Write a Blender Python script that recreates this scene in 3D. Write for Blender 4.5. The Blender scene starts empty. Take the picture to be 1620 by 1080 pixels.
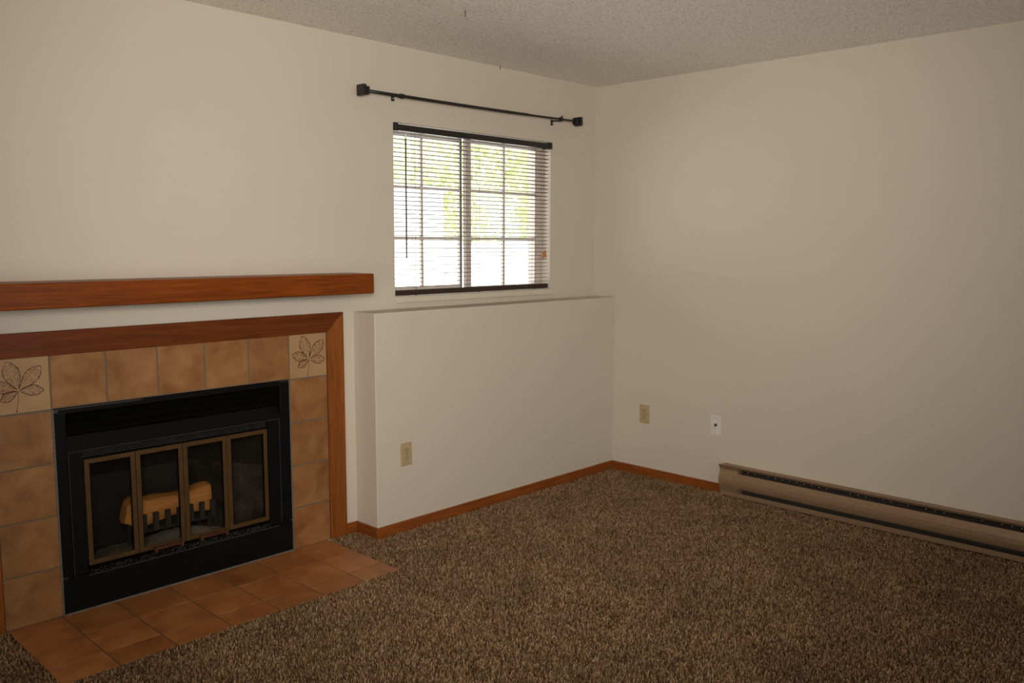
import bpy, bmesh, math, random
import numpy as np
from mathutils import Vector, Matrix

random.seed(7)
rng = np.random.default_rng(7)
scn = bpy.context.scene
col = scn.collection

# ------------------------------------------------------------------ camera
FW, FH, FPX = 1620.0, 1080.0, 1363.69
yaw, pit, rol = 0.8053, 0.1122, 0.0023
fwd = Vector((math.sin(yaw) * math.cos(pit), math.cos(yaw) * math.cos(pit), -math.sin(pit)))
right = Vector((math.cos(yaw), -math.sin(yaw), 0))
up = right.cross(fwd)
R_ = right * math.cos(rol) + up * math.sin(rol)
U_ = -right * math.sin(rol) + up * math.cos(rol)
CAM = Vector((-4.4254, -3.5148, 1.4494))
cd = bpy.data.cameras.new('camera')
cd.sensor_fit = 'HORIZONTAL'
cd.sensor_width = 36.0
cd.lens = FPX / FW * 36.0
cd.clip_start = 0.05
cd.clip_end = 200
cam = bpy.data.objects.new('camera', cd)
m = Matrix((R_, U_, -fwd)).transposed().to_4x4()
m.translation = CAM
cam.matrix_world = m
col.objects.link(cam)
scn.camera = cam

# ------------------------------------------------------------------ colour management
scn.view_settings.view_transform = 'Standard'
scn.view_settings.look = 'None'
scn.view_settings.gamma = 1.0
scn.view_settings.use_curve_mapping = False
scn.view_settings.exposure = 0.0

# ------------------------------------------------------------------ world: pale overcast sky
w = bpy.data.worlds.new('overcast_sky')
scn.world = w
w.use_nodes = True
nt = w.node_tree
nt.nodes.clear()
wo = nt.nodes.new('ShaderNodeOutputWorld')
bg = nt.nodes.new('ShaderNodeBackground')
bg.inputs['Color'].default_value = (0.93, 0.97, 1.0, 1)
bg.inputs['Strength'].default_value = 1.8
nt.links.new(bg.outputs[0], wo.inputs[0])


def light(name, kind, loc, direction, power, colour, size=(1, 1), spread=None):
    l = bpy.data.lights.new(name, kind)
    l.energy = power
    l.color = colour
    if kind == 'AREA':
        l.shape = 'RECTANGLE'
        l.size, l.size_y = size
        if spread:
            l.spread = spread
    o = bpy.data.objects.new(name, l)
    o.location = loc
    o.rotation_euler = Vector(direction).to_track_quat('-Z', 'Y').to_euler()
    col.objects.link(o)
    return o


sun = light('sun', 'SUN', (0, 5, 20), (0.75, 0.25, -0.9), 16.0, (1.0, 0.96, 0.86))
sun.data.angle = math.radians(2)
# cool daylight from the glass door in the wall behind the camera
light('daylight_rear', 'AREA', (-3.3, -6.5, 0.9), (0, 1, 0.45), 15, (0.84, 0.95, 1.0), (2.4, 1.6))
# added fill from the closed left side, tilted up to brighten the ceiling
light('fill_side', 'AREA', (-6.1, -3.0, 0.9), (1, 0.1, 0.5), 33, (1.0, 0.97, 0.82), (2.4, 1.4))
# added out-of-view uplight above and ahead of the camera, imitating ceiling bounce
light('fill_uplight', 'AREA', (-3.4, -2.6, 2.06), (0, 0, 1), 6, (1.0, 0.86, 0.70), (0.5, 0.5))
# added soft spot over the camera, cone falloff shaped to dim the view's edges
fl = light('fill_spot', 'SPOT', (-4.45, -3.55, 1.72), (0.705, 0.708, 0.0), 366, (1.0, 0.95, 0.85))
fl.data.spot_size = 1.38
fl.data.spot_blend = 1.0
fl.data.shadow_soft_size = 0.3


# ------------------------------------------------------------------ node helpers
def new_mat(name):
    mt = bpy.data.materials.new(name)
    mt.use_nodes = True
    n = mt.node_tree
    n.nodes.clear()
    out = n.nodes.new('ShaderNodeOutputMaterial')
    b = n.nodes.new('ShaderNodeBsdfPrincipled')
    n.links.new(b.outputs[0], out.inputs[0])
    return mt, n, b


def N(n, t, **kw):
    x = n.nodes.new(t)
    for k, v in kw.items():
        if hasattr(x, k):
            setattr(x, k, v)
        else:
            x.inputs[k].default_value = v
    return x


def coords(n, scale=(1, 1, 1)):
    tc = N(n, 'ShaderNodeTexCoord')
    mp = N(n, 'ShaderNodeMapping')
    mp.inputs['Scale'].default_value = scale
    n.links.new(tc.outputs['Object'], mp.inputs[0])
    return mp.outputs[0]


def ramp(n, src, stops):
    r = N(n, 'ShaderNodeValToRGB')
    el = r.color_ramp.elements
    while len(el) < len(stops):
        el.new(0.5)
    for e, (p, c) in zip(el, stops):
        e.position = p
        e.color = (*c, 1) if len(c) == 3 else c
    n.links.new(src, r.inputs[0])
    return r.outputs[0]


def noise(n, vec, scale, detail=4, rough=0.55, dist=0.0):
    x = N(n, 'ShaderNodeTexNoise')
    x.inputs['Scale'].default_value = scale
    x.inputs['Detail'].default_value = detail
    x.inputs['Roughness'].default_value = rough
    x.inputs['Distortion'].default_value = dist
    if vec is not None:
        n.links.new(vec, x.inputs['Vector'])
    return x.outputs['Fac']


def bump(n, b, h, strength, dist):
    x = N(n, 'ShaderNodeBump')
    x.inputs['Strength'].default_value = strength
    x.inputs['Distance'].default_value = dist
    n.links.new(h, x.inputs['Height'])
    n.links.new(x.outputs[0], b.inputs['Normal'])


def mixc(n, fac, a, c, mode='MIX'):
    x = N(n, 'ShaderNodeMix')
    x.data_type = 'RGBA'
    x.blend_type = mode
    for s, v in ((x.inputs[0], fac), (x.inputs[6], a), (x.inputs[7], c)):
        if isinstance(v, (int, float)):
            s.default_value = v
        elif isinstance(v, tuple):
            s.default_value = (*v, 1)
        else:
            n.links.new(v, s)
    return x.outputs[2]


def plain(name, c, rough=0.5, metal=0.0, bs=None):
    mt, n, b = new_mat(name)
    b.inputs['Base Color'].default_value = (*c, 1)
    b.inputs['Roughness'].default_value = rough
    b.inputs['Metallic'].default_value = metal
    v = coords(n)
    f = noise(n, v, 60 if bs is None else bs, 3)
    k = ramp(n, f, [(0.3, tuple(x * 0.88 for x in c)), (0.7, tuple(min(1, x * 1.08) for x in c))])
    n.links.new(k, b.inputs['Base Color'])
    return mt


M = {}
# painted drywall
mt, n, b = new_mat('wall_paint')
v = coords(n)
c = ramp(n, noise(n, v, 1.3, 3), [(0.3, (0.60, 0.525, 0.44)), (0.7, (0.62, 0.54, 0.452))])
n.links.new(c, b.inputs['Base Color'])
b.inputs['Roughness'].default_value = 0.55
b.inputs['Specular IOR Level'].default_value = 0.35
bump(n, b, noise(n, v, 130, 3), 0.10, 0.002)
M['wall'] = mt
# popcorn ceiling
mt, n, b = new_mat('popcorn_ceiling')
v = coords(n)
f1 = noise(n, v, 88, 5, 0.72)
vo = N(n, 'ShaderNodeTexVoronoi')
vo.inputs['Scale'].default_value = 120
n.links.new(v, vo.inputs['Vector'])
add = N(n, 'ShaderNodeMath', operation='SUBTRACT')
n.links.new(f1, add.inputs[0])
n.links.new(vo.outputs['Distance'], add.inputs[1])
c = ramp(n, f1, [(0.38, (0.66, 0.59, 0.505)), (0.48, (0.92, 0.85, 0.755)), (0.60, (0.97, 0.93, 0.86))])  # shade between the lumps is painted into this speckle too
n.links.new(c, b.inputs['Base Color'])
b.inputs['Roughness'].default_value = 0.95
bump(n, b, add.outputs[0], 0.8, 0.006)
M['ceiling'] = mt


def wood(name, axis, dark, mid, light_, scale=1.0, rough=0.38):
    mt, n, b = new_mat(name)
    s = [26.0, 26.0, 26.0]
    s[axis] = 1.6
    v = coords(n, tuple(x * scale for x in s))
    g = noise(n, v, 1.6, 7, 0.6, 1.4)
    s2 = [180.0, 180.0, 180.0]
    s2[axis] = 5.0
    g2 = noise(n, coords(n, tuple(s2)), 1.0, 3, 0.7)
    c = ramp(n, g, [(0.25, dark), (0.48, mid), (0.75, light_)])
    pores = ramp(n, g2, [(0.36, (0.55, 0.55, 0.55)), (0.5, (1, 1, 1))])
    c = mixc(n, 0.55, c, pores, 'MULTIPLY')
    n.links.new(c, b.inputs['Base Color'])
    b.inputs['Roughness'].default_value = rough
    b.inputs['Specular IOR Level'].default_value = 0.22
    bump(n, b, g2, 0.12, 0.001)
    return mt


OD, OM, OL = (0.115, 0.023, 0.0022), (0.19, 0.041, 0.0036), (0.26, 0.062, 0.006)
M['oak_x'] = wood('oak_grain_along_x', 0, OD, OM, OL)
BC = ((0.17, 0.042, 0.008), (0.25, 0.066, 0.0125), (0.33, 0.095, 0.02))
M['oak_base_x'] = wood('oak_base_along_x', 0, *BC)
M['oak_base_y'] = wood('oak_base_along_y', 1, *BC)
M['oak_trim_x'] = wood('dark_oak_grain_along_x', 0, (0.085, 0.019, 0.0035), (0.13, 0.030, 0.0055), (0.18, 0.045, 0.009))  # darker oak tone for the top board
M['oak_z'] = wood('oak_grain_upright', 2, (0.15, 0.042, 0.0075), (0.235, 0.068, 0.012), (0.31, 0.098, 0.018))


def tile_mat(name, cs, scale, rough, blotch, var=0.12):
    mt, n, b = new_mat(name)
    tc = N(n, 'ShaderNodeTexCoord')
    ge = N(n, 'ShaderNodeNewGeometry')
    ad = N(n, 'ShaderNodeVectorMath', operation='ADD')
    mu = N(n, 'ShaderNodeMath', operation='MULTIPLY')
    mu.inputs[1].default_value = 37.0
    n.links.new(ge.outputs['Random Per Island'], mu.inputs[0])
    n.links.new(tc.outputs['Object'], ad.inputs[0])
    n.links.new(mu.outputs[0], ad.inputs[1])
    f = noise(n, ad.outputs[0], scale, 5, 0.6, 0.4)
    c = ramp(n, f, cs)
    f2 = noise(n, ad.outputs[0], 300, 2)
    c = mixc(n, blotch, c, ramp(n, f2, [(0.35, (0.6, 0.55, 0.5)), (0.6, (1, 1, 1))]), 'MULTIPLY')
    rv = N(n, 'ShaderNodeMapRange')
    rv.inputs['To Min'].default_value = 1 - var
    rv.inputs['To Max'].default_value = 1 + var
    n.links.new(ge.outputs['Random Per Island'], rv.inputs[0])
    hs = N(n, 'ShaderNodeHueSaturation')
    n.links.new(rv.outputs[0], hs.inputs['Value'])
    n.links.new(c, hs.inputs['Color'])
    n.links.new(hs.outputs[0], b.inputs['Base Color'])
    b.inputs['Roughness'].default_value = rough
    bump(n, b, f, 0.15, 0.002)
    return mt


M['tile'] = tile_mat('mottled_tan_tile', [(0.28, (0.180, 0.063, 0.013)), (0.5, (0.272, 0.119, 0.034)), (0.72, (0.345, 0.170, 0.062))], 9, 0.5, 0.25, 0.07)
M['leaf_tile'] = tile_mat('cream_tile', [(0.3, (0.33, 0.185, 0.080)), (0.7, (0.41, 0.25, 0.12))], 7, 0.5, 0.15, 0.02)
M['hearth'] = tile_mat('terracotta_hearth_tile', [(0.28, (0.235, 0.075, 0.021)), (0.5, (0.345, 0.130, 0.040)), (0.75, (0.46, 0.205, 0.07))], 8, 0.42, 0.25, 0.16)
M['grout'] = plain('grey_brown_grout', (0.15, 0.115, 0.08), 0.9)
M['floor_grout'] = plain('dark_grout', (0.12, 0.07, 0.04), 0.9)
M['leaf_ink'] = plain('brown_leaf_print', (0.06, 0.017, 0.007), 0.6)
M['leaf_blush'] = plain('rusty_leaf_print', (0.22, 0.085, 0.045), 0.6)
M['black'] = plain('satin_black_metal', (0.0035, 0.0033, 0.0033), 0.5, 0.0)
M['black'].node_tree.nodes['Principled BSDF'].inputs['Specular IOR Level'].default_value = 0.14
M['black_edge'] = plain('worn_highlit_black_metal', (0.05, 0.05, 0.05), 0.4, 0.2)  # worn scuffs and painted edge highlights share this grey
M['brass'] = plain('dull_antique_brass', (0.088, 0.041, 0.0095), 0.45, 0.3, 20)
M['red_wood'] = plain('dark_red_wood', (0.06, 0.012, 0.006), 0.4)
M['mortar'] = plain('white_caulk', (0.17, 0.155, 0.14), 0.9)
# sooty firebrick
mt, n, b = new_mat('sooty_firebrick')
v = coords(n)
f = noise(n, v, 7, 6, 0.65, 0.5)
gz = N(n, 'ShaderNodeTexCoord')
c = ramp(n, f, [(0.38, (0.022, 0.020, 0.019)), (0.58, (0.075, 0.068, 0.064)), (0.78, (0.24, 0.22, 0.21))])
n.links.new(c, b.inputs['Base Color'])
b.inputs['Roughness'].default_value = 0.95
bump(n, b, f, 0.4, 0.01)
M['brick'] = mt
M['soot_brick'] = plain('heavily_sooted_firebrick', (0.045, 0.043, 0.045), 0.95, 0, 9)
M['soot'] = plain('black_soot', (0.02, 0.019, 0.018), 0.9, 0, 12)
M['ash'] = plain('grey_ash', (0.27, 0.275, 0.26), 0.98, 0, 30)
M['iron'] = plain('cast_iron', (0.06, 0.065, 0.07), 0.7, 0.3)
M['log'] = wood('split_pale_log', 0, (0.50, 0.22, 0.06), (0.72, 0.36, 0.11), (0.85, 0.46, 0.16), 0.8, 0.8)
M['bark'] = plain('charred_bark', (0.05, 0.035, 0.025), 0.95, 0, 30)


def glass_mat(name, tint, rough=0.0, ior=1.45):
    mt = bpy.data.materials.new(name)
    mt.use_nodes = True
    n = mt.node_tree
    n.nodes.clear()
    out = N(n, 'ShaderNodeOutputMaterial')
    tr = N(n, 'ShaderNodeBsdfTransparent')
    tr.inputs[0].default_value = (*tint, 1)
    gl = N(n, 'ShaderNodeBsdfGlossy')
    gl.inputs['Roughness'].default_value = rough
    fr = N(n, 'ShaderNodeFresnel')
    fr.inputs[0].default_value = ior
    mx = N(n, 'ShaderNodeMixShader')
    ge_ = N(n, 'ShaderNodeNewGeometry')
    ff = N(n, 'ShaderNodeMath', operation='SUBTRACT')
    ff.inputs[0].default_value = 1.0
    n.links.new(ge_.outputs['Backfacing'], ff.inputs[1])
    fm_ = N(n, 'ShaderNodeMath', operation='MULTIPLY')
    n.links.new(ff.outputs[0], fm_.inputs[0])
    n.links.new(fr.outputs[0], fm_.inputs[1])
    n.links.new(fm_.outputs[0], mx.inputs[0])
    n.links.new(tr.outputs[0], mx.inputs[1])
    n.links.new(gl.outputs[0], mx.inputs[2])
    n.links.new(mx.outputs[0], out.inputs[0])
    return mt


M['glass'] = glass_mat('clear_window_glass', (0.96, 0.98, 0.97))
M['smoke_glass'] = glass_mat('smoked_fireplace_glass', (0.84, 0.80, 0.76), 0.03, 1.22)
M['vinyl'] = plain('white_vinyl', (0.76, 0.66, 0.60), 0.4)
M['seal'] = plain('dark_weather_seal', (0.03, 0.03, 0.04), 0.6)
M['blind'] = plain('espresso_blind_slat', (0.065, 0.030, 0.018), 0.5)
M['rail'] = plain('espresso_blind_rail', (0.030, 0.013, 0.010), 0.5)
M['headrail'] = plain('black_brown_headrail', (0.014, 0.010, 0.009), 0.45)
M['cord'] = plain('brown_cord', (0.16, 0.11, 0.08), 0.8)
M['tassel'] = plain('orange_wood_tassel', (0.42, 0.15, 0.035), 0.4)
M['clear'] = plain('clear_plastic_hook', (0.75, 0.72, 0.78), 0.3)
M['rod'] = plain('matte_black_rod', (0.010, 0.009, 0.010), 0.45)
M['ivory'] = plain('ivory_plastic', (0.45, 0.335, 0.19), 0.4)
M['ivory_dark'] = plain('outlet_slot', (0.03, 0.018, 0.008), 0.7)
M['white_plate'] = plain('white_plastic', (0.72, 0.66, 0.60), 0.35)
M['jack'] = plain('dark_coax_metal', (0.10, 0.085, 0.075), 0.35, 0.7)
M['heater'] = plain('taupe_enamel', (0.31, 0.19, 0.112), 0.38, 0.15)
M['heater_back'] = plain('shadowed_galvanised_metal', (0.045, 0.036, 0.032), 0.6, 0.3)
M['fin'] = plain('aluminium_fin', (0.20, 0.18, 0.17), 0.5, 0.7)
M['glint'] = plain('bright_metal_glint', (0.75, 0.72, 0.70), 0.3, 0.3)
M['hole_speck'] = plain('pale_hole_speck', (0.26, 0.25, 0.24), 0.4, 0.3)
M['sillpaint'] = plain('cream_sill_paint', (0.64, 0.56, 0.465), 0.4, 0, 3)
M['trunk'] = plain('tree_bark', (0.46, 0.40, 0.33), 0.9)
M['pavement'] = plain('pale_concrete', (0.80, 0.79, 0.80), 0.9)
M['siding'] = plain('white_siding', (0.82, 0.81, 0.82), 0.8)
M['roofing'] = plain('grey_shingles', (0.30, 0.29, 0.29), 0.9)

# leaves outside
mt, n, b = new_mat('sunlit_leaves')
ge = N(n, 'ShaderNodeNewGeometry')
c = ramp(n, ge.outputs['Random Per Island'], [(0.0, (0.62, 0.69, 0.42)), (0.5, (0.80, 0.83, 0.56)), (1.0, (0.90, 0.90, 0.68))])
n.links.new(c, b.inputs['Base Color'])
b.inputs['Roughness'].default_value = 0.6
tl = N(n, 'ShaderNodeBsdfTranslucent')
n.links.new(c, tl.inputs[0])
mx = N(n, 'ShaderNodeMixShader')
mx.inputs[0].default_value = 0.4
out = [x for x in n.nodes if x.type == 'OUTPUT_MATERIAL'][0]
n.links.new(b.outputs[0], mx.inputs[1])
n.links.new(tl.outputs[0], mx.inputs[2])
n.links.new(mx.outputs[0], out.inputs[0])
M['leaves'] = mt

# carpet backing and pile
CARPET = [(0.0, (0.125, 0.064, 0.029)), (0.35, (0.245, 0.138, 0.070)), (0.7, (0.36, 0.222, 0.122)), (1.0, (0.50, 0.345, 0.215))]
mt, n, b = new_mat('carpet_backing')
v = coords(n)
c = ramp(n, noise(n, v, 140, 4, 0.7), [(0.3, tuple(q * .7 for q in CARPET[0][1])), (0.55, tuple(q * .7 for q in CARPET[1][1])), (0.75, tuple(q * .7 for q in CARPET[2][1]))])
n.links.new(c, b.inputs['Base Color'])
b.inputs['Roughness'].default_value = 1.0
bump(n, b, noise(n, v, 160, 3), 1.0, 0.01)
M['carpet'] = mt
mt, n, b = new_mat('carpet_tufts')
ge = N(n, 'ShaderNodeNewGeometry')
v = coords(n)
big = noise(n, v, 3.2, 3, 0.6)
mr = N(n, 'ShaderNodeMapRange')
mr.inputs['From Min'].default_value = 0.3
mr.inputs['From Max'].default_value = 0.7
mr.inputs['To Min'].default_value = 0.80
mr.inputs['To Max'].default_value = 1.12
n.links.new(big, mr.inputs[0])
c = ramp(n, ge.outputs['Random Per Island'], CARPET)
hs = N(n, 'ShaderNodeHueSaturation')
n.links.new(mr.outputs[0], hs.inputs['Value'])
n.links.new(c, hs.inputs['Color'])
n.links.new(hs.outputs[0], b.inputs['Base Color'])
b.inputs['Roughness'].default_value = 1.0
b.inputs['Specular IOR Level'].default_value = 0.1
M['pile'] = mt


# ------------------------------------------------------------------ geometry helpers
class MB:
    """collects shapes, links them as ONE mesh object"""
    def __init__(self):
        self.bm = bmesh.new()

    def box(self, x0, x1, y0, y1, z0, z1, bev=0.0, seg=2):
        r = bmesh.ops.create_cube(self.bm, size=1.0)
        vs = r['verts']
        for q in vs:
            q.co = Vector((x0 + (q.co.x + .5) * (x1 - x0), y0 + (q.co.y + .5) * (y1 - y0), z0 + (q.co.z + .5) * (z1 - z0)))
        if bev:
            es = list({e for q in vs for e in q.link_edges})
            bmesh.ops.bevel(self.bm, geom=es, offset=bev, segments=seg, affect='EDGES', profile=0.5)
        return self

    def tube(self, pts, r, n=10, caps=True):
        pts = [Vector(p) for p in pts]
        rs = r if isinstance(r, (list, tuple)) else [r] * len(pts)
        rings = []
        prev = None
        for i, p in enumerate(pts):
            d = (pts[min(i + 1, len(pts) - 1)] - pts[max(i - 1, 0)]).normalized()
            if prev is None:
                a = Vector((0, 0, 1)) if abs(d.z) < 0.9 else Vector((1, 0, 0))
                u = d.cross(a).normalized()
            else:
                u = (prev - d * prev.dot(d)).normalized()
            prev = u
            w_ = d.cross(u)
            rings.append([self.bm.verts.new(p + (u * math.cos(2 * math.pi * k / n) + w_ * math.sin(2 * math.pi * k / n)) * rs[i]) for k in range(n)])
        for a, b_ in zip(rings, rings[1:]):
            for k in range(n):
                self.bm.faces.new((a[k], a[(k + 1) % n], b_[(k + 1) % n], b_[k]))
        if caps:
            self.bm.faces.new(rings[0][::-1])
            self.bm.faces.new(rings[-1])
        return self

    def prism(self, poly, axis, a, b_):
        """extrude a closed 2-D polygon along axis (0,1,2) from a to b_"""
        def P(q, t):
            if axis == 0:
                return (t, q[0], q[1])
            if axis == 1:
                return (q[0], t, q[1])
            return (q[0], q[1], t)
        A = [self.bm.verts.new(P(q, a)) for q in poly]
        B = [self.bm.verts.new(P(q, b_)) for q in poly]
        k = len(poly)
        for i in range(k):
            self.bm.faces.new((A[i], A[(i + 1) % k], B[(i + 1) % k], B[i]))
        self.bm.faces.new(A[::-1])
        self.bm.faces.new(B)
        return self

    def build(self, name, mat, parent=None, smooth=False, bevel=0.0):
        bmesh.ops.recalc_face_normals(self.bm, faces=self.bm.faces)
        me = bpy.data.meshes.new(name)
        self.bm.to_mesh(me)
        self.bm.free()
        me.materials.append(mat)
        if smooth:
            for p in me.polygons:
                p.use_smooth = True
        o = bpy.data.objects.new(name, me)
        col.objects.link(o)
        if parent:
            o.parent = parent
            o.matrix_parent_inverse = parent.matrix_world.inverted() if False else Matrix.Translation(-parent.location)
        if bevel:
            bv = o.modifiers.new('bevel', 'BEVEL')
            bv.width = bevel
            bv.segments = 2
            bv.limit_method = 'ANGLE'
        return o


def tag(o, label=None, cat=None, group=None, kind=None):
    for k, v_ in (('label', label), ('category', cat), ('group', group), ('kind', kind)):
        if v_:
            o[k] = v_
    return o


def empty(name, loc, label=None, cat=None, group=None, kind=None):
    o = bpy.data.objects.new(name, None)
    o.location = loc
    o.empty_display_size = 0.05
    col.objects.link(o)
    return tag(o, label, cat, group, kind)


def struct(o):
    o['kind'] = 'structure'
    return o


def copy_tree(o, parent=None):
    c_ = o.copy()
    col.objects.link(c_)
    if parent:
        c_.parent = parent
    for ch in [q for q in bpy.data.objects if q.parent == o]:
        copy_tree(ch, c_)
    return c_


# ------------------------------------------------------------------ dimensions
H = 2.44
RX0, RY0 = -6.2, -6.6          # far ends of the room, behind the camera
WX0, WX1, WZ0, WZ1 = -1.638, -0.433, 1.177, 2.062
FX0, FX1, FZ1 = -3.306, -2.278, 0.82
BX, BD, BH = -1.901, -0.170, 1.117
ZF = -0.012                    # sub-floor under carpet and hearth
WT = 0.17                      # wall thickness

# ------------------------------------------------------------------ room shell
struct(MB().box(RX0, 0, RY0, WT, ZF - 0.1, ZF).build('floor', M['carpet']))
struct(MB().box(RX0 - WT, WT, RY0 - WT, WT, H, H + 0.12).build('ceiling', M['ceiling']))
b_ = MB()
for x0, x1, z0, z1 in ((RX0, FX0, ZF - .1, H), (FX0, FX1, FZ1, H), (FX1, WX0, ZF - .1, H), (WX0, WX1, ZF - .1, WZ0), (WX0, WX1, WZ1, H), (WX1, 0, ZF - .1, H)):
    b_.box(x0, x1, 0, WT, z0, z1)
struct(b_.build('wall_north', M['wall']))
struct(MB().box(0, WT, RY0 - WT, WT, ZF - .1, H).build('wall_east', M['wall']))
struct(MB().box(RX0 - WT, RX0, RY0 - WT, WT, ZF - .1, H).build('wall_west', M['wall']))
b_ = MB()
DX0, DX1, DZ1 = -4.55, -2.05, 2.2
for x0, x1, z0, z1 in ((RX0, DX0, ZF - .1, H), (DX0, DX1, DZ1, H), (DX1, 0, ZF - .1, H)):
    b_.box(x0, x1, RY0 - WT, RY0, z0, z1)
struct(b_.build('wall_south', M['wall']))
# glass door behind the camera
dr = MB()
for a, c_ in ((DX0, DX0 + .06), (-3.33, -3.27), (DX1 - .06, DX1)):
    dr.box(a, c_, RY0 - .12, RY0 - .06, ZF, DZ1)
dr.box(DX0, DX1, RY0 - .12, RY0 - .06, ZF, ZF + .08).box(DX0, DX1, RY0 - .12, RY0 - .06, DZ1 - .08, DZ1)
door = struct(dr.build('door_1', M['vinyl']))
MB().box(DX0 + .06, DX1 - .06, RY0 - .094, RY0 - .088, .068, DZ1 - .08).build('glass_pane', M['glass'], door)
# raised ledge below the window
led = MB().box(BX, 0.0, BD, 0.0, ZF - .05, BH)
ledge = struct(led.build('wall_ledge', M['wall'], bevel=0.004))

# baseboards
BT, BZ = 0.012, 0.0525
def baseboard(name, x0, x1, y0, y1, mat):
    struct(MB().box(x0, x1, y0, y1, ZF, BZ, 0.002).build(name, mat))
baseboard('baseboard_ledge', BX - BT, 0.0, BD - BT, BD, M['oak_base_x'])
baseboard('baseboard_return', BX - BT, BX, BD, -0.0, M['oak_base_y'])
baseboard('baseboard_niche', -1.976, BX - BT, -BT, 0, M['oak_base_x'])
baseboard('baseboard_east', -BT, 0, -1.06, BD - BT, M['oak_base_y'])
baseboard('baseboard_west', RX0, RX0 + BT, RY0, 0, M['oak_base_y'])
baseboard('baseboard_north', RX0 + BT, -3.61, -BT, 0, M['oak_base_x'])

# ------------------------------------------------------------------ window
win = struct(empty('window_1', ((WX0 + WX1) / 2, 0.0, WZ0)))
FY0, FY1 = 0.075, 0.15
f = MB()
fw = 0.036
f.box(WX0, WX0 + .012, FY0, FY1, WZ0, WZ1).box(WX1 - fw, WX1, FY0, FY1, WZ0, WZ1)
f.box(WX0, WX1, FY0, FY1, WZ0, WZ0 + .022).box(WX0, WX1, FY0, FY1, WZ1 - .03, WZ1)
f.build('window_frame', M['vinyl'], win, bevel=0.002)
GZ0, GZ1 = 1.214, 2.012
ST0, ST1 = -1.063, -1.021      # meeting stile


def sash(x0, x1, y, yd, lw, rw, mx_, bz):
    s = MB()
    s.box(x0, x0 + lw, y, y + yd, WZ0 + .022, WZ1 - .03)
    s.box(x1 - rw, x1, y, y + yd, WZ0 + .022, WZ1 - .03)
    s.box(x0 + lw, x1 - rw, y, y + yd, WZ1 - .05, WZ1 - .03).box(x0 + lw, x1 - rw, y, y + yd, WZ0 + .022, bz)
    so = s.build('sash', M['vinyl'], win, bevel=0.0015)
    yc = y + yd / 2
    MB().box(x0 + lw - .004, x1 - rw + .004, yc - .003, yc + .003, bz - .004, WZ1 - .046).build('glass_pane', M['glass'], so)
    g = MB()
    g.box(mx_ - .007, mx_ + .007, yc - .008, yc + .008, bz, WZ1 - .05)
    for z in (1.482, 1.750):
        g.box(x0 + lw, mx_ - .007, yc - .008, yc + .008, z - .007, z + .007)
        g.box(mx_ + .007, x1 - rw, yc - .008, yc + .008, z - .007, z + .007)
    g.build('muntin_grid', M['vinyl'], so)
    return so


s1 = sash(WX0 + .012, -1.082, 0.104, 0.022, .016, .006, -1.362, 1.222)
MB().box(-1.082, -1.077, 0.098, 0.126, WZ0 + .022, WZ1 - .03).build('weather_seal', M['seal'], s1)
s2 = sash(ST0, WX1 - fw, 0.080, 0.022, ST1 - ST0, .012, -0.752, 1.210)
# stool below the window
f = MB()
f.box(WX0 - .004, WX1 + .012, -.014, 0.0, 1.146, 1.177, .003)
f.box(WX0, WX1, 0.0, FY0, WZ0 - .002, WZ0 + .004)
f.build('window_sill', M['sillpaint'], win)

# ------------------------------------------------------------------ venetian blind
bl = empty('venetian_blind', ((WX0 + WX1) / 2, .012, WZ1), 'dark brown venetian blind with open slats hanging in the window', 'blind')
hx0, hx1 = WX0 + .003, WX1 + .001
h = MB().box(hx0 + .02, hx1 - .004, -.008, .026, 2.022, 2.053, .002)
h.build('headrail', M['headrail'], bl)
MB().box(hx0, hx0 + .022, -.012, .028, 2.019, 2.060, .002).build('mounting_bracket', M['headrail'], bl)
MB().box(hx1 - .022, hx1 + .003, -.012, .028, 2.020, 2.060, .004).build('mounting_bracket', M['headrail'], bl)
sl = MB()
z = 2.004
zs = []
while z > 1.222:
    zs.append(z)
    pts_t, pts_b = [], []
    for k in range(5):
        t = k / 4 * 2 - 1
        yy = .0125 * t
        zz = .0016 * (1 - t * t)
        tilt = -0.0016 * t
        pts_t.append((yy + .0115, z + zz + tilt + .0005))
        pts_b.append((yy + .0115, z + zz + tilt))
    sl.prism(pts_t + pts_b[::-1], 0, hx0 + .002, hx1 - .007)
    z -= .0222
sl.build('slats', M['blind'], bl)
MB().box(hx0, hx1 - .018, -.002, .026, 1.184, 1.211, .004).build('bottom_rail', M['rail'], bl)
for lx in (-1.50, -1.035, -.57):
    c_ = MB()
    for dy in (-.0015, .0245):
        c_.tube([(lx, dy, 2.022), (lx, dy, 1.211)], .0006, 5)
    c_.tube([(lx + .012, .0115, 2.022), (lx + .012, .0115, 1.211)], .0007, 5)
    for zz in zs:
        c_.tube([(lx, -.0015, zz - .001), (lx, .0245, zz - .001)], .0004, 4)
    c_.build('ladder_cord', M['cord'], bl)
    MB().tube([(lx + .01, .012, 1.186), (lx + .01, .012, 1.177)], .006, 8).build('cord_button', M['rail'], bl)
wd = MB().tube([(-1.571, -.016, 1.985), (-1.572, -.016, 1.376)], .0042, 6).build('tilt_wand', M['blind'], bl)
MB().tube([(-1.571, -.014, 2.020), (-1.571, -.018, 2.012), (-1.571, -.020, 2.000), (-1.571, -.016, 1.985)], .0025, 6).build('wand_hook', M['clear'], wd)
cdx = -.508
c_ = MB()
c_.tube([(cdx, -.014, 2.022), (cdx - .004, -.014, 1.407)], .0009, 5)
c_.tube([(cdx + .004, -.014, 2.022), (cdx + .012, -.014, 1.412)], .0009, 5)
c_.build('pull_cord', M['cord'], bl)
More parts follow.
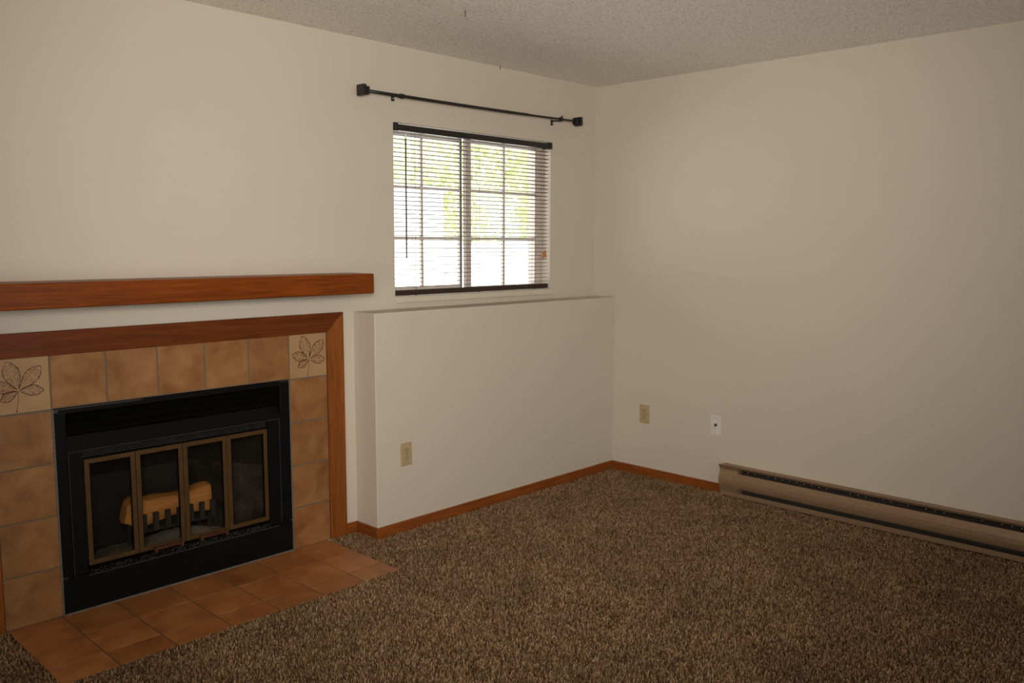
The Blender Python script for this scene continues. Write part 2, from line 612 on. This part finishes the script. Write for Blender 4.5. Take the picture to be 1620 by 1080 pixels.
for dx, dz in ((-.006, 0), (.013, .004)):
    MB().tube([(cdx + dx, -.014, 1.410 + dz), (cdx + dx, -.014, 1.404 + dz), (cdx + dx, -.014, 1.385 + dz), (cdx + dx, -.014, 1.368 + dz)], [.003, .0065, .0075, .0095], 10).build('cord_tassel', M['tassel'], bl)
MB().box(cdx - .012, cdx + .014, -.016, -.008, 2.014, 2.024, .002).build('cord_lock', M['headrail'], bl)

# ------------------------------------------------------------------ curtain rod
ry = -.075
rod = empty('curtain_rod', (-1.06, ry, 2.19), 'thin black curtain rod with square finials mounted above the window', 'curtain rod')
def rz(x):
    return 2.179 + (x + 1.86) / 1.60 * 0.016 - .004 * math.sin(math.pi * min(1, max(0, (x + 1.86) / 1.6)))
seg = lambda a, b_, k=8: [(a + (b_ - a) * i / k, ry, rz(a + (b_ - a) * i / k)) for i in range(k + 1)]
MB().tube(seg(-1.85, -.719), .0082, 12).build('outer_tube', M['rod'], rod, True)
MB().tube(seg(-.719, -.30), .0062, 12).build('inner_tube', M['rod'], rod, True)
for x in (-1.640, -.428):
    br = MB()
    br.box(x - .009, x + .009, -.006, 0, 2.163, 2.196, .001)
    br.tube([(x, -.004, 2.189), (x, -.03, 2.187), (x, ry, rz(x) - .011)], .004, 8)
    br.tube([(x - .011, ry, rz(x)), (x + .011, ry, rz(x))], .0118, 12)
    bo = br.build('bracket', M['rod'], rod)
    MB().tube([(x, -.006, 2.176), (x, -.009, 2.176)], .003, 8).build('screw', M['glint'], bo)
MB().tube([(-.418, ry, rz(-.42) + .006), (-.418, ry, rz(-.42) + .021)], .005, 8).build('thumbscrew', M['rod'], rod)
for x, s in ((-1.85, -1), (-.30, 1)):
    z = rz(x)
    fm = MB()
    fm.box(min(x, x + s * .012), max(x, x + s * .012), ry - .019, ry + .019, z - .019, z + .019, .002)
    fm.box(min(x + s * .012, x + s * .022), max(x + s * .012, x + s * .022), ry - .013, ry + .013, z - .013, z + .013)
    fm.box(min(x + s * .022, x + s * .046), max(x + s * .022, x + s * .046), ry - .027, ry + .027, z - .026, z + .026, .004)
    fm.build('finial', M['rod'], rod)

# ------------------------------------------------------------------ mantel
mn = MB().box(-3.668, -1.920, -.199, 0.0, 1.2163, 1.310, .006, 3).build('mantel_shelf', M['oak_x'])
tag(mn, 'long thick orange oak mantel shelf fixed to the wall above the fireplace', 'shelf')

# ------------------------------------------------------------------ fireplace surround
OX0, OX1, OZ = -3.610, -1.976, 1.120
TX0, TX1, TZ = -3.515, -2.070, 1.028
sr = empty('fireplace_surround', ((OX0 + OX1) / 2, 0, 0), 'tan tile fireplace surround framed in mitred orange oak boards', 'fireplace surround')
wy = -.021
b_ = MB()
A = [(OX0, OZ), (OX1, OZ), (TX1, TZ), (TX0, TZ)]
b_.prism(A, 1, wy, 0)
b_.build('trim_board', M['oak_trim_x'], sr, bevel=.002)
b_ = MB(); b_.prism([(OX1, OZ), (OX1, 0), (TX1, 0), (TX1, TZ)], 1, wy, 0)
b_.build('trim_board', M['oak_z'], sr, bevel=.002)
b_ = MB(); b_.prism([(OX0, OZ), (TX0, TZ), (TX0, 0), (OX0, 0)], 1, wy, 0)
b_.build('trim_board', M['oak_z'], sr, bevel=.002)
ty = -.012
g = .0065
# grout bed
MB().box(TX0, FX0, ty + .0035, 0, 0, TZ).box(FX1, TX1, ty + .0035, 0, 0, TZ).box(FX0, FX1, ty + .0035, 0, FZ1 + .002, TZ).build('grout_bed', M['grout'], sr)
t = MB()
zt = [0, .200, .405, .6115, .8185, TZ]
xt = [FX0 - .002 + i * (FX1 - FX0 + .004) / 5 for i in range(6)]
for k in range(4):
    for x0, x1 in ((TX0, FX0 - .002), (FX1 + .002, TX1)):
        j = random.uniform(-.001, .001)
        t.box(x0 + g / 2, x1 - g / 2, ty, 0, zt[k] + g / 2 + j, zt[k + 1] - g / 2 + j, .0016)
for i in range(5):
    t.box(xt[i] + g / 2, xt[i + 1] - g / 2, ty, 0, FZ1 + .002 + g / 2, TZ - .0005, .0016)
t.build('tile_facing', M['tile'], sr)


def leaf_print(cx, cz):
    """five leaflets round a hub, drawn as raised outlines, veins and specks"""
    ink, bl_ = MB(), MB()
    y0 = ty - .0004
    hub = Vector((cx + .002, cz - .017))

    def stroke(mb, pts, w0):
        for p, q in zip(pts, pts[1:]):
            d = (q - p)
            if d.length < 1e-5:
                continue
            nn = Vector((-d.y, d.x)).normalized() * w0 / 2
            e = d.normalized() * w0 * .2
            mb.prism([tuple(p - nn - e), tuple(q - nn + e), tuple(q + nn + e), tuple(p + nn - e)], 1, y0, ty + .0004)

    for tip, wid in (((-.035, .111), .056), ((.080, .085), .050), ((-.089, .028), .044), ((.086, -.007), .040), ((-.060, -.034), .034)):
        tp = Vector(tip)
        L = tp.length
        d = tp / L
        nrm = Vector((-d.y, d.x))
        prof = lambda s: wid / 2 * (math.sin(math.pi * min(1, s ** 1.35)) ** .8) * (1 if s < .9 else 1)
        for sd in (-1, 1):
            pts = []
            for k in range(15):
                s = .06 + .94 * k / 14
                jag = .0016 * ((k % 2) - .5) if 2 < k < 13 else 0
                pts.append(hub + d * L * s + nrm * sd * (prof(s) + jag))
            for a_, c2 in zip(pts, pts[1:]):
                stroke(ink, [a_, c2], random.uniform(.0014, .0036))
        # broken speckles following the side veins
        for k in range(10):
            s = .16 + .074 * k
            base = hub + d * L * s
            for sd in (-1, 1):
                ww = prof(min(1, s + .08))
                for q in range(4):
                    if random.random() < .10:
                        continue
                    u0 = .16 + q * .2 + random.uniform(-.04, .04)
                    a_ = base + nrm * sd * ww * u0 + d * ww * .5 * u0
                    c2 = base + nrm * sd * ww * (u0 + .13) + d * ww * .5 * (u0 + .13)
                    stroke(ink if random.random() < .5 else bl_, [a_, c2], random.uniform(.0014, .0034))
    stroke(ink, [hub, hub + Vector((-.003, -.04)), hub + Vector((-.009, -.076))], .0015)
    stroke(ink, [hub + Vector((-.009, -.073)), hub + Vector((-.010, -.080))], .004)
    return ink, bl_


for x0, x1, cx in ((TX0, FX0 - .002, -3.421), (FX1 + .002, TX1, -2.172)):
    lt = MB().box(x0 + g / 2, x1 - g / 2, ty, 0, zt[4] + g / 2, TZ - .0005, .0016).build('leaf_tile', M['leaf_tile'], sr)
    lt['label'] = 'cream tile printed with a brown five-part leaf'
    ink, bl_ = leaf_print(cx, .9235)
    ink.build('leaf_outline', M['leaf_ink'], lt)
    bl_.build('leaf_veins', M['leaf_blush'], lt)

# ------------------------------------------------------------------ fireplace insert
ins = empty('fireplace_insert', ((FX0 + FX1) / 2, 0, 0), 'black metal fireplace insert with four brass framed glass doors', 'fireplace')
iy = -.012
e = .0015
x0, x1 = FX0 + .003, FX1 - .003
VZ0, VZ1 = .700, .796          # top vent
DZ0, DZt = .150, .645          # door frame
V0, V1 = -3.262, -2.332
D0, D1 = -3.2055, -2.4035
s = MB()
s.box(x0, V0, iy, .12, DZt, FZ1 - .002).box(V1, x1, iy, .12, DZt, FZ1 - .002)
s.box(V0, V1, iy, .12, VZ1, FZ1 - .002)
s.box(x0, V0, iy, .03, DZ0, DZt).box(V1 - .008, x1, iy, .03, DZ0, DZt)
s.box(V0, V1, .10, .12, VZ0, VZ1)
s.build('housing', M['black'], ins, bevel=.002)
# pale caulk between metal and tile
MB().box(FX0 + .0005, x0, iy + .002, 0, 0, FZ1 - .002).build('caulk_line', M['mortar'], ins)
MB().box(x1, FX1 - .0005, iy + .002, 0, 0, FZ1 - .002).build('caulk_line', M['mortar'], ins)
# worn light edge along the top corner
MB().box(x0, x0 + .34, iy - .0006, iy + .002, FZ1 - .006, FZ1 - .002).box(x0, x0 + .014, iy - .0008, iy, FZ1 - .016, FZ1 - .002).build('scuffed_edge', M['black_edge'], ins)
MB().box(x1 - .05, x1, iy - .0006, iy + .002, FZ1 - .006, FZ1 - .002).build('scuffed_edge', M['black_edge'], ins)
for k in range(3):
    zc = VZ0 + .017 + k * .030
    lv = MB()
    lv.prism([(.012, zc - .010), (.015, zc - .010), (.045, zc + .012), (.042, zc + .012)], 0, V0, V1)
    lv.build('louvre', M['black'], ins)
# sloping panel under the vent
MB().prism([(iy, DZt), (iy, DZt + .004), (.018, VZ0), (.10, VZ0), (.10, DZt)], 0, V0, V1).build('hood_panel', M['black'], ins)
# door frame: upright and cross members round the doors
f = MB()
fy = -.017
f.box(V0, D0 - .004, fy, .02, DZ0, DZt).box(D1 + .004, V1 - .008, fy, .02, DZ0, DZt)
f.box(D0 - .004, D1 + .004, fy, .02, .640, DZt)
f.build('door_frame', M['black'], ins, bevel=.0012)
MB().box(V0, V1 - .008, fy - .0008, fy + .001, DZt - .0022, DZt).box(V1 - .0102, V1 - .008, fy - .0008, fy + .001, DZ0, DZt).box(V0, V0 + .0016, fy - .0008, fy + .001, DZ0, DZt).build('edge_highlight', M['black_edge'], ins)  # pale strips along the frame edges paint their highlights


def mesh_strip(z0, z1, y0, y1, pitch):
    q = MB()
    q.prism([(y0 + .004, z0), (y0 + .006, z0), (y1 + .006, z1), (y1 + .004, z1)], 0, D0 - .004, D1 + .004)
    return q


mesh_strip(.612, .640, -.008, -.008, .01).build('upper_screen_backing', M['black'], ins)
q = MB()
nx = 74
for i in range(nx):
    for k in range(3):
        xx = D0 + (D1 - D0) * (i + .5 * (k % 2) + .25) / nx
        zz = .617 + k * .008
        q.box(xx - .0018, xx + .0018, -.0065, -.004, zz - .0018, zz + .0018)
q.build('upper_screen', M['iron'], ins)
# sloping lower grille with bright pierced holes
MB().prism([(iy - .020, .146), (iy - .018, .144), (.016, .170), (.014, .172)], 0, D0 - .004, D1 + .004).build('lower_grille', M['black'], ins)
q = MB()  # raised pale specks drawn for the bright pierced holes
for i in range(110):
    for k in range(3):
        if random.random() < .25 + .35 * math.sin(i * .19) ** 2:
            continue
        xx = D0 + (D1 - D0) * (i + .5 * (k % 2) + .25) / 110
        tt = .12 + k * .17
        yy = iy - .020 + tt * .036
        zz = .1465 + tt * .026
        q.box(xx - .0013, xx + .0013, yy - .0012, yy + .0012, zz - .0002, zz + .0012)
tag(q.build('grille_hole_specks', M['hole_speck'], ins), kind='stuff')
MB().box(D0 - .01, D1 + .04, iy - .021, iy - .018, .1425, .1455).build('grille_lip', M['black_edge'], ins)
# lower panel
MB().box(x0, x1, iy, .06, .004, .1435).build('lower_panel', M['black'], ins, bevel=.0015)
MB().box(FX0, FX1, iy - .006, iy + .01, -.001, .0035).build('floor_caulk', M['mortar'], ins)

# doors
dw = (D1 - D0) / 4
pv = []
for k in range(4):
    a0 = D0 + k * dw + .0012
    a1 = D0 + (k + 1) * dw - .0012
    z0, z1 = .1765, .606
    y0, y1 = -.016, -.006
    bw = .0185
    f = MB()
    outer = [(a0, z0), (a1, z0), (a1, z1), (a0, z1)]
    inner = [(a0 + bw, z0 + bw), (a1 - bw, z0 + bw), (a1 - bw, z1 - bw), (a0 + bw, z1 - bw)]
    for i in range(4):
        j = (i + 1) % 4
        f.prism([outer[i], outer[j], inner[j], inner[i]], 1, y0, y1)
    d = f.build('door', M['brass'], ins, bevel=.0012)
    MB().box(a0 + bw - .003, a1 - bw + .003, -.0115, -.0085, z0 + bw - .003, z1 - bw + .003).build('glass_pane', M['smoke_glass'], d)
    MB().box(a0 + bw - .001, a0 + bw + .002, y0 + .002, y1 + .004, z0 + bw, z1 - bw).box(a1 - bw - .002, a1 - bw + .001, y0 + .002, y1 + .004, z0 + bw, z1 - bw).build('gasket', M['black'], d)
for a0, a1 in ((-2.944, -2.832), (-2.744, -2.628)):
    hd = MB().box(a0 + .004, a1 - .004, -.040, -.030, .176, .190, .003).build('handle', M['red_wood'], ins)
    for a in (a0, a1):
        MB().box(a - .0045, a + .0045, -.043, -.016, .168, .192, .0015).build('handle_post', M['brass'], hd)

# firebox behind the doors
FB = .43
zb, zt_ = .085, .63
xb0, xb1 = -3.03, -2.575
fb = MB()
bm = fb.bm


def slab(poly, dz0, dz1):
    fb.prism(poly, 2, dz0, dz1)


fbw = MB()
fbw.prism([(V0 + .02, .03), (xb0, FB), (xb0 - .02, FB), (V0 - .01, .03)], 2, zb, .418)
fbw.build('firebrick_side', M['brick'], ins)
fbw = MB()
fbw.prism([(V1 - .03, .03), (V1, .03), (xb1 + .02, FB), (xb1, FB)], 2, zb, .418)
fbw.build('firebrick_side', M['brick'], ins)
fbw = MB()
fbw.prism([(xb0 - .02, FB), (xb1 + .02, FB), (xb1 + .02, FB + .02), (xb0 - .02, FB + .02)], 2, zb, .418)
fbw.build('firebrick_back', M['soot_brick'], ins)
up_ = MB()
up_.prism([(V0 + .01, .03), (xb0 - .01, FB), (xb0 - .03, FB), (V0 - .01, .03)], 2, .418, zt_)
up_.prism([(V1 - .02, .03), (V1, .03), (xb1 + .03, FB), (xb1 + .01, FB)], 2, .418, zt_)
up_.prism([(xb0 - .03, FB + .01), (xb1 + .03, FB + .01), (xb1 + .03, FB + .02), (xb0 - .03, FB + .02)], 2, .418, zt_)
up_.box(V0 - .01, V1, .03, FB + .02, zt_, zt_ + .01)
up_.build('smoke_chamber', M['soot'], ins)
MB().box(V0 - .01, V1, .0, FB + .02, zb - .02, zb).build('firebox_floor', M['soot'], ins)

# ash bed
b_ = bmesh.new()
nxs, nys = 46, 22
vg = []
for j in range(nys):
    row = []
    for i in range(nxs):
        u, v_ = i / (nxs - 1), j / (nys - 1)
        xa = V0 + .05 + (xb0 - V0 - .04) * v_
        xc = V1 - .06 + (xb1 - V1 + .04) * v_
        x = xa + (xc - xa) * u
        y = .06 + .35 * v_
        edge = min(1, 6 * min(u, 1 - u, v_ * 1.2 + .02, 1 - v_ + .2))
        hgt = (.048 * math.sin(math.pi * min(1, v_ * 1.1)) * (1 + .5 * math.sin(u * 9 + v_ * 4)) + random.uniform(0, .007)) * edge
        row.append(b_.verts.new((x, y, zb + hgt)))
    vg.append(row)
for j in range(nys - 1):
    for i in range(nxs - 1):
        b_.faces.new((vg[j][i], vg[j][i + 1], vg[j + 1][i + 1], vg[j + 1][i]))
rim = [vg[0][i] for i in range(nxs)] + [vg[j][-1] for j in range(1, nys)] + [vg[-1][i] for i in range(nxs - 2, -1, -1)] + [vg[j][0] for j in range(nys - 2, 0, -1)]
low = [b_.verts.new((q.co.x, q.co.y, zb)) for q in rim]
for i in range(len(rim)):
    j = (i + 1) % len(rim)
    b_.faces.new((rim[i], low[i], low[j], rim[j]))
b_.faces.new(low)
mb = MB(); mb.bm.free(); mb.bm = b_
a = mb.build('ash_bed', M['ash'])
tag(a, 'pale grey ash heaped on the floor of the fireplace', 'ash', kind='stuff')

# grate
gr = empty('fireplace_grate', (-2.76, .2, zb), 'iron fire grate with upright fingers holding the log in the fireplace', 'grate')
gy0, gy1 = .135, .32
gz = .205
for k in range(7):
    gx = -2.918 + k * .0525
    bb = MB()
    bb.prism([(gy0 - .006, .285), (gy0 + .010, .285), (gy0 + .012, gz + .012), (gy1 - .010, gz + .012), (gy1 + .004, .29), (gy1 + .018, .29), (gy1 + .006, gz), (gy0 - .004, gz - .002)], 0, gx - .011, gx + .011)
    bb.build('grate_bar', M['iron'], gr, bevel=.002)
MB().box(-2.945, -2.58, .17, .188, gz - .014, gz, .002).box(-2.945, -2.58, .275, .293, gz - .014, gz, .002).build('cross_rail', M['iron'], gr)
for gx in (-2.925, -2.60):
    for gy in (.179, .284):
        MB().tube([(gx, gy, zb), (gx, gy, gz - .012)], .009, 8).build('leg', M['iron'], gr)

# split log
lg = bmesh.new()
nl, nr = 26, 16
rings = []
for i in range(nl):
    u = i / (nl - 1)
    x = -2.972 + u * .385
    half_h = .060 + .012 * math.sin(u * 7 + .5) + random.uniform(-.0015, .0015)
    dip = -.012 * math.exp(-((u - .25) / .1) ** 2)
    zc = .283 + .002 * u
    taper = 1.0 if 0.09 < u < .98 else (.62 + .38 * u / .09 if u <= .09 else .93)
    ring = []
    for k in range(nr):
        an = 2 * math.pi * k / nr
        ca, sa = math.cos(an), math.sin(an)
        sq = 1 / max(abs(ca), abs(sa)) ** .55
        yy = .222 + .050 * ca * sq * taper
        zz = zc + half_h * sa * sq * taper + (dip if sa > .3 else 0)
        ring.append(lg.verts.new((x + (.010 * sa if i == 0 else 0), yy, max(zz, .218))))
    rings.append(ring)
for r0, r1 in zip(rings, rings[1:]):
    for k in range(nr):
        lg.faces.new((r0[k], r0[(k + 1) % nr], r1[(k + 1) % nr], r1[k]))
lg.faces.new(rings[0][::-1]); lg.faces.new(rings[-1])
mb = MB(); mb.bm.free(); mb.bm = lg
lo = mb.build('split_log', M['log'])
tag(lo, 'pale tan split log resting on the grate behind the glass doors', 'log')

# ------------------------------------------------------------------ hearth
HX0, HX1, HY0 = -3.507, -2.085, -.576
he = empty('tiled_hearth', ((HX0 + HX1) / 2, HY0 / 2, 0), 'low hearth of brown terracotta tiles set in the carpet before the fireplace', 'hearth')
MB().box(HX0, HX1, HY0, -.001, ZF, -.0022).build('grout_bed', M['floor_grout'], he)
xs = [HX0, -3.314, -3.111, -2.893, -2.690, -2.483, -2.276, HX1]
ys = [-.001, -.232, -.440, HY0]
t = MB()
for a, c_ in zip(xs, xs[1:]):
    for y0, y1 in zip(ys, ys[1:]):
        gg = .0028
        t.box(a + gg, c_ - gg, y1 + gg, y0 - gg, ZF + .001, random.uniform(-.0003, .0003), .0012)
t.build('hearth_tiles', M['hearth'], he)

# ------------------------------------------------------------------ wall plates
def outlet(name, label, origin, axis):
    """duplex outlet; axis 'y' = on a wall facing -y, 'x' = on a wall facing -x"""
    ox, oy, oz = origin
    o = empty(name, (ox, oy, oz), label, 'outlet')

    def bx_(mb, u0, u1, z0, z1, d0, d1, bev=0.0):
        if axis == 'y':
            mb.box(ox + u0, ox + u1, oy - d1, oy - d0, oz + z0, oz + z1, bev)
        else:
            mb.box(ox - d1, ox - d0, oy + u0, oy + u1, oz + z0, oz + z1, bev)
        return mb
    bx_(MB(), -.0355, .0355, -.0585, .0585, 0, .006, .0022).build('cover_plate', M['ivory'], o)
    for zc in (.0195, -.0195):
        r = bx_(MB(), -.017, .017, zc - .0145, zc + .0145, .005, .008, .003).build('receptacle', M['ivory'], o)
        sm = MB()
        bx_(sm, -.0085, -.0055, zc - .001, zc + .009, .0070, .0084)
        bx_(sm, .0055, .0085, zc - .001, zc + .009, .0070, .0084)
        bx_(sm, -.0025, .0025, zc - .011, zc - .006, .0070, .0084)
        sm.build('slots', M['ivory_dark'], r)
    bx_(MB(), -.002, .002, -.002, .002, .005, .0072).build('screw', M['ivory_dark'], o)
    return o


outlet('wall_outlet', 'ivory duplex outlet on the front of the raised ledge under the window', (-1.718, BD, .394), 'y')
outlet('wall_outlet', 'ivory duplex outlet on the right wall, near the ledge corner', (0, -.421, .392), 'x')
jk = empty('cable_jack', (0, -.929, .398), 'white cable jack plate on the right wall above the end of the heater', 'cable jack')
MB().box(-.006, 0, -.929 - .035, -.929 + .035, .398 - .0575, .398 + .0575, .0022).build('cover_plate', M['white_plate'], jk)
jn = MB()
jn.tube([(-.005, -.929, .398), (-.008, -.929, .398)], .0095, 6)
jn.tube([(-.008, -.929, .398), (-.017, -.929, .398)], .0050, 10)
jn.build('coax_connector', M['jack'], jk)
for dz in (-.042, .042):
    MB().tube([(-.005, -.929, .398 + dz), (-.0072, -.929, .398 + dz)], .0028, 8).build('screw', M['jack'] if dz < 0 else M['ivory'], jk)

# ------------------------------------------------------------------ baseboard heater
HY = -.995
HE = -3.9
ht = empty('baseboard_heater', (-.03, HY, 0), 'long taupe metal electric baseboard heater along the foot of the right wall', 'heater')
EC = HY - .115
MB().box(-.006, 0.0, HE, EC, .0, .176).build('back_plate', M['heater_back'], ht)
# end cap with the full outline
prof = [(0, .0), (-.046, .004), (-.048, .030), (-.058, .052), (-.067, .070), (-.0725, .090), (-.0725, .112), (-.068, .130), (-.058, .148), (-.055, .160), (-.062, .172), (-.076, .188), (-.072, .190), (-.060, .181), (0, .183)]
ec = MB()
ec.prism(prof, 1, EC, HY)
ec.build('end_cap', M['heater'], ht, bevel=.001)
# long top lip
lp = [(0, .182), (-.060, .180), (-.074, .189), (-.077, .188), (-.063, .174), (-.060, .1755), (-.006, .177)]
MB().prism(lp, 1, HE, EC).build('top_lip', M['heater'], ht)
fp = [(-.056, .146), (-.066, .130), (-.0705, .112), (-.0705, .090), (-.065, .072), (-.057, .058), (-.054, .060), (-.062, .074), (-.0675, .091), (-.0675, .111), (-.063, .129), (-.053, .144)]
MB().prism(fp, 1, HE, EC).build('front_panel', M['heater'], ht)
MB().prism([(0, .004), (-.046, .004), (-.049, .030), (-.046, .031), (-.042, .010), (0, .010)], 1, HE, EC).build('bottom_lip', M['heater'], ht)
# heating element: pipe and fins
el = MB().tube([(-.030, EC, .092), (-.030, HE, .092)], .008, 10).build('heating_element', M['jack'], ht)
fn = MB()
y = EC - .02
while y > HE:
    fn.box(-.048, -.012, y - .0005, y + .0005, .068, .116)
    y -= .010
fn.build('fins', M['fin'], el)
y = EC - .22
k = 0
src = {}


def repeat(name, key, make, mat, yy):
    """first one is built at y=0 offset, the rest share its mesh"""
    if key not in src:
        src[key] = make().build(name, mat, ht)
        src[key].location.y = yy
        return
    c_ = src[key].copy()
    col.objects.link(c_)
    c_.location.y = yy


while y > HE:
    wd_ = .004 if k % 4 else .012
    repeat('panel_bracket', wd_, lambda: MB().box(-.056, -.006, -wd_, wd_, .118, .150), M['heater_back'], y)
    y -= .15
    k += 1
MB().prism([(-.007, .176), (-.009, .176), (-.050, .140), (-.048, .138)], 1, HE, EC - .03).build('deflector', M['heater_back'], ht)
y = EC - .05
while y > HE + .6:
    if random.random() < .8:
        repeat('rivet', 'r', lambda: MB().box(-.0345, -.0315, -.0022, .0022, .1565, .1600), M['glint'], y)  # rivets coloured pale to paint the glints inside the slot
    y -= .042

# ------------------------------------------------------------------ little nails left in the ceiling
for x, y, L, lab in ((-1.82, -.73, .026, 'tiny dark nail hanging from the open ceiling left of the corner'), (-.888, -.018, .016, 'tiny dark nail where the ceiling meets the window wall')):
    nl_ = MB().tube([(x, y, H + .001), (x + .002, y + .001, H - L)], [.0022, .0016], 6).build('ceiling_nail', M['bark'])
    tag(nl_, lab, 'nail')

# ------------------------------------------------------------------ outside the window
GZ = 0.95
gd = struct(MB().box(-15, 70, WT + .02, 80, GZ - .3, GZ).build('ground', M['pavement']))


def tree(name, x, y, h_, r_, lab, nleaf, leaf=.07, low=.25):
    o = empty(name, (x, y, GZ), lab, 'tree', 'trees outside the window')
    tr = MB()
    tr.tube([(x, y, GZ - .02), (x + .05, y, GZ + h_ * .4), (x - .04, y + .05, GZ + h_ * .8)], [.11, .08, .03], 8)
    for k in range(6):
        a_ = k * 1.05
        zz = GZ + h_ * (.35 + .07 * k)
        tr.tube([(x, y, zz), (x + math.cos(a_) * r_ * .6, y + math.sin(a_) * r_ * .6, zz + h_ * .15)], [.04, .012], 6)
    tr.build('trunk', M['trunk'], o)
    # clumps of leaves
    nc = 34
    cl = []
    for k in range(nc):
        while True:
            p = rng.uniform(-1, 1, 3)
            if p @ p < 1:
                break
        cl.append(p * np.array([r_, r_, h_ * (1 - low) / 2]) + np.array([x, y, GZ + h_ * (1 + low) / 2]))
    cl = np.array(cl)
    idx = rng.integers(0, nc, nleaf)
    P = cl[idx] + rng.normal(0, r_ * .2, (nleaf, 3))
    P[:, 2] = np.maximum(P[:, 2], GZ + .05)
    a1 = rng.normal(0, 1, (nleaf, 3)); a1 /= np.linalg.norm(a1, axis=1)[:, None]
    a2 = np.cross(a1, rng.normal(0, 1, (nleaf, 3))); a2 /= np.linalg.norm(a2, axis=1)[:, None]
    s_ = rng.uniform(.6, 1.3, (nleaf, 1)) * leaf
    V = np.stack([P - a1 * s_, P + a2 * s_ * .5, P + a1 * s_, P - a2 * s_ * .5], 1).reshape(-1, 3)
    F = np.arange(nleaf * 4).reshape(-1, 4)
    me = bpy.data.meshes.new('foliage')
    me.from_pydata(V.tolist(), [], F.tolist())
    me.materials.append(M['leaves'])
    fo = bpy.data.objects.new('foliage', me)
    col.objects.link(fo)
    fo.parent = o
    fo.matrix_parent_inverse = Matrix.Translation(-o.location)
    return o


tree('leafy_tree', 7.2, 13.2, 5.4, 1.8, 'pale green tree seen through the left sash of the window', 12000, .09, .06)
tree('leafy_tree', 11.2, 13.0, 5.6, 1.9, 'pale green tree seen behind the middle stile of the window', 12000, .09, .06)
tree('leafy_tree', 15.3, 13.2, 5.4, 1.9, 'yellow-green tree seen through the right sash of the window', 12000, .09, .06)
tree('leafy_tree', 19.4, 13.6, 5.6, 1.8, 'tree at the right edge of the view through the window', 6000, .10, .06)
fence = MB().box(2.0, 26, 9.2, 9.32, GZ, 1.42).box(1.98, 26.02, 9.17, 9.35, 1.42, 1.47).build('boundary_wall', M['siding'])
tag(fence, 'low white boundary wall across the yard outside the window', 'wall')
gar = empty('garage', (3.5, 8.0, GZ), 'white flat-roofed garage at the left edge of the view through the window', 'building')
MB().box(0.8, 5.45, 7.6, 9.05, GZ, 2.34).build('garage_wall', M['siding'], gar)
MB().box(0.7, 5.5, 7.5, 9.1, 2.34, 2.40).build('roof', M['siding'], gar)

# ------------------------------------------------------------------ carpet pile (real tufts)
SP = .0082
gx, gy = np.meshgrid(np.arange(-4.5, 0, SP), np.arange(-4.3, 0, SP))
P = np.stack([gx.ravel(), gy.ravel()], 1)
P += rng.uniform(-.5, .5, P.shape) * SP
# keep what this camera, or one a step aside, could see
rel = np.column_stack([P, np.zeros(len(P))]) - np.array(CAM)
zc = rel @ np.array(fwd)
uu = FPX * (rel @ np.array(R_)) / zc + 810
vv = 540 - FPX * (rel @ np.array(U_)) / zc
keep = (zc > .5) & (uu > -190) & (uu < 2150) & (vv < 1300)
x, y = P[:, 0], P[:, 1]
keep &= ~((x > HX0 - .002) & (x < HX1 + .002) & (y > HY0 - .002))
keep &= ~((x > BX - BT - .003) & (y > BD - BT - .003))
keep &= y < -BT - .002
keep &= ~((x > OX0) & (x < OX1) & (y > -.023))
keep &= x < -BT - .002
keep &= ~((x > -.05) & (y < HY + .004))
P = P[keep]
nT = len(P)
lean = rng.normal(0, .0042, (nT, 2))
hgt = rng.uniform(.014, .0225, nT)
rad = rng.uniform(.0030, .0048, nT)
rot = rng.uniform(0, 2 * np.pi, nT)
V = np.zeros((nT, 7, 3), np.float32)
for k in range(3):
    an = rot + k * 2 * np.pi / 3
    V[:, k, 0] = P[:, 0] + rad * np.cos(an)
    V[:, k, 1] = P[:, 1] + rad * np.sin(an)
    V[:, k, 2] = ZF
    V[:, 3 + k, 0] = P[:, 0] + lean[:, 0] * .6 + rad * .85 * np.cos(an + .7)
    V[:, 3 + k, 1] = P[:, 1] + lean[:, 1] * .6 + rad * .85 * np.sin(an + .7)
    V[:, 3 + k, 2] = ZF + hgt * .72
V[:, 6, 0] = P[:, 0] + lean[:, 0] * 1.2
V[:, 6, 1] = P[:, 1] + lean[:, 1] * 1.2
V[:, 6, 2] = ZF + hgt
base = (np.arange(nT) * 7)[:, None, None]
F = np.array([[0, 1, 4], [0, 4, 3], [1, 2, 5], [1, 5, 4], [2, 0, 3], [2, 3, 5], [3, 4, 6], [4, 5, 6], [5, 3, 6]])[None] + base
F = F.reshape(-1, 3).astype(np.int32)
me = bpy.data.meshes.new('carpet_pile')
me.vertices.add(nT * 7)
me.vertices.foreach_set('co', V.ravel())
me.loops.add(len(F) * 3)
me.loops.foreach_set('vertex_index', F.ravel())
me.polygons.add(len(F))
me.polygons.foreach_set('loop_start', np.arange(0, len(F) * 3, 3, dtype=np.int32))
me.update(calc_edges=True)
me.validate()
me.materials.append(M['pile'])
cp = bpy.data.objects.new('carpet_pile', me)
col.objects.link(cp)
tag(cp, 'mottled brown cut pile carpet covering the floor around the hearth', 'carpet', kind='stuff')
